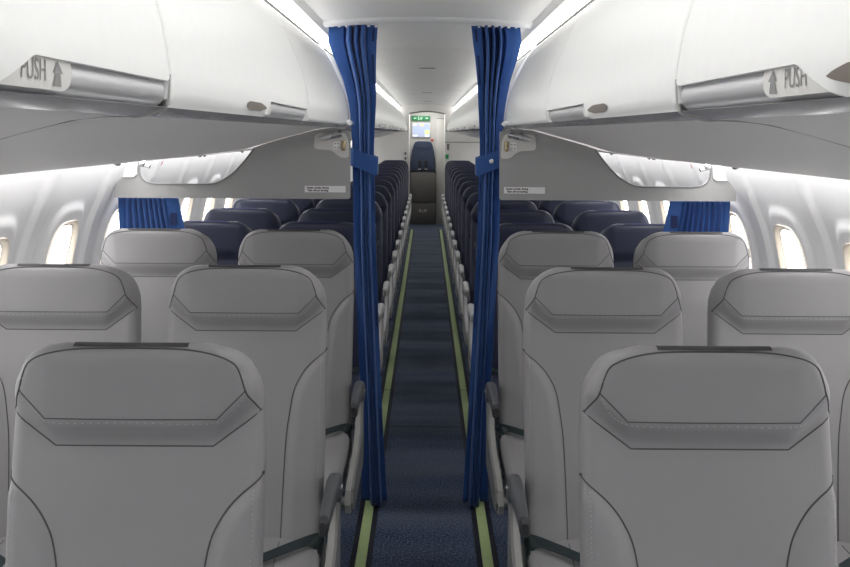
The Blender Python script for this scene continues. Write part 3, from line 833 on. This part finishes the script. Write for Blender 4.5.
# exit sign
E = thing('exit_sign', 'green exit sign with running figure above the end wall screen', 'sign', (-.105, Y_END - .02, 1.80))
f = MB(); f.box((0, 0, 0), (.31, .04, .085), .004); link('sign_panel', f.mesh('sign_panel', M['sign_green']), E)
f = MB(); Yp = -.0212
def q2(pts, b_): b_.add([(x, Yp, z) for x, z in pts], [list(range(len(pts)))])
q2([(-.006, .006), (.012, .010), (.008, -.010), (-.010, -.008)], f); q2([(.012, .012), (.022, .012), (.022, .024), (.012, .024)], f)
q2([(-.010, -.008), (-.002, -.009), (-.012, -.024), (-.028, -.022), (-.027, -.016), (-.016, -.017)], f); q2([(.0, -.009), (.008, -.010), (.018, -.022), (.012, -.034), (.006, -.032), (.010, -.022)], f)
q2([(-.006, .006), (-.004, .011), (-.02, .006), (-.026, -.004), (-.02, -.006), (-.016, .002)], f); q2([(.010, .006), (.012, .0), (.026, -.002), (.028, .004)], f)
q2([(-.045, .03), (-.036, .03), (-.036, -.034), (-.045, -.034)], f)
for sx in (-1, 1): q2([(sx * .125, 0), (sx * .10, .016), (sx * .10, .006), (sx * .075, .006), (sx * .075, -.006), (sx * .10, -.006), (sx * .10, -.016)], f)
link('pictogram', f.mesh('pictogram', M['sign_white'], smooth=False), E)
# crew screen
S_ = thing('crew_screen', 'lit blue-grey cabin screen on the end wall above the jump seat', 'screen', (-.10, Y_END - .015, 1.60))
f = MB(); f.box((0, 0, 0), (.31, .03, .25), .004); link('bezel', f.mesh('bezel', M['label_white']), S_)
f = MB(); f.box((0, -.016, 0), (.29, .004, .23)); d_ = link('display', f.mesh('display', M['screen']), S_)
for nm, c, d, m_ in (('status_box', (-.11, .09), (.05, .035), 'screen_white'), ('status_box', (0.01, .085), (.07, .03), 'screen_orange'), ('status_box', (.10, -.035), (.07, .07), 'screen_green'), ('status_box', (-.1, -.095), (.08, .02), 'screen_white'), ('status_box', (.1, -.095), (.07, .025), 'screen_white')):
    f = MB(); f.box((c[0], -.0185, c[1]), (d[0], .002, d[1])); link(nm, f.mesh(nm, M[m_]), d_)
# call buttons and small wall fittings
f = MB(); f.box((0, 0, 0), (.045, .02, .03), .004); o_ = link('call_light', f.mesh('call_light', M['red'])); o_.location = (.088, Y_END - .01, 1.43); o_['label'] = 'small red light on the end wall right of the jump seat headrest'; o_['category'] = 'light'
for k, zz in enumerate((1.22, 1.14, 1.08)):
    f = MB(); f.box((0, 0, 0), (.03, .012, .04), .004); o_ = link('wall_switch', f.mesh('wall_switch', M['dark_plastic'])); o_.location = (-.345, Y_LAV - .006, zz)
    o_['label'] = 'small dark switch on the left aft wall, %s of three' % ('top', 'middle', 'bottom')[k]; o_['category'] = 'switch'; o_['group'] = 'aft wall switches'
f = MB(); f.box((0, 0, 0), (.05, .006, .07), .001); o_ = link('placard', f.mesh('placard', M['green'])); o_.location = (.325, Y_LAV - .003, 1.17); o_['label'] = 'small green placard on the right aft wall edge'; o_['category'] = 'placard'
f = MB(); f.box((0, 0, 0), (.035, .006, .10), .001); o_ = link('placard', f.mesh('placard', M['recess'])); o_.location = (.34, Y_LAV - .003, 1.33); o_['label'] = 'small brownish placard on right aft wall above the green one'; o_['category'] = 'placard'
f = MB(); f.box((.80, Y_LAV - .004, 1.405), (1.02, .008, .012)); struct('trim_%d' % n, f, M['divider_edge']); n += 1

# tiny marks on the cove lights and red placards high on the side walls
for side, s in (('left', -1), ('right', 1)):
    f = MB(); f.box((0, -.008, .004), (.001, .006, .030), 0, rot=Matrix.Rotation(math.radians(20 * s), 3, 'X')); f.box((0, .0, .018), (.001, .020, .006)); f.box((0, .012, -.004), (.001, .006, .012))
    o_ = link('mark_plate', f.mesh('mark_plate', M['print_grey'], smooth=False)); o_.location = (s * .4425, 3.22, 1.955)
    o_['label'] = 'tiny grey mark on the %s cove light just before the curtain' % side; o_['category'] = 'mark'
    f = MB()
    for k in range(3): f.box((0, -.012 + .012 * k, .006 * k), (.001, .007, .020))
    o_ = link('red_mark', f.mesh('red_mark', M['red'], smooth=False)); o_.location = (s * (wall_x(1.39) - .003), 4.30, 1.39); o_.rotation_euler = (0, s * -.42, 0)
    o_['label'] = 'tiny red mark high on the %s side wall, seen through the divider cutout' % side; o_['category'] = 'mark'

# ------------------------------------------------------------------ lights
w = bpy.data.worlds.new('sky'); bpy.context.scene.world = w; w.use_nodes = True
w.node_tree.nodes['Background'].inputs[0].default_value = (1, 1, 1, 1); w.node_tree.nodes['Background'].inputs[1].default_value = 4.5
def area(name, loc, rot, sx, sy, e, col=(1, 1, 1)):
    l = bpy.data.lights.new(name, 'AREA'); l.shape = 'RECTANGLE'; l.size = sx; l.size_y = sy; l.energy = e; l.color = col
    o = bpy.data.objects.new(name, l); C.objects.link(o); o.location = loc; o.rotation_euler = rot; return o
area('ceiling_fill', (0, .9, 1.985), (0, 0, 0), .5, 3.4, 5.5)  # unseen fill light added over the front rows, no fitting there
area('aft_fill', (0, 15.2, 1.98), (0, 0, 0), .4, .4, 5)  # unseen fill light added to brighten the aft end

# ------------------------------------------------------------------ camera
cam = bpy.data.cameras.new('camera'); co = bpy.data.objects.new('camera', cam); C.objects.link(co)
cam.sensor_fit = 'HORIZONTAL'; cam.sensor_width = 36; cam.lens = 919 / 850 * 36
cam.shift_x = -2 / 850; cam.shift_y = -150.5 / 850; cam.clip_start = .02
co.matrix_world = Matrix.Translation((0, 0, 1.55)) @ Matrix.Rotation(math.radians(90), 4, 'X') @ Matrix.Rotation(math.radians(.36), 4, 'Z')
sc = bpy.context.scene; sc.camera = co
sc.view_settings.view_transform = 'Standard'; sc.view_settings.look = 'None'; sc.view_settings.exposure = .1
sc.cycles.max_bounces = 8; sc.cycles.diffuse_bounces = 5
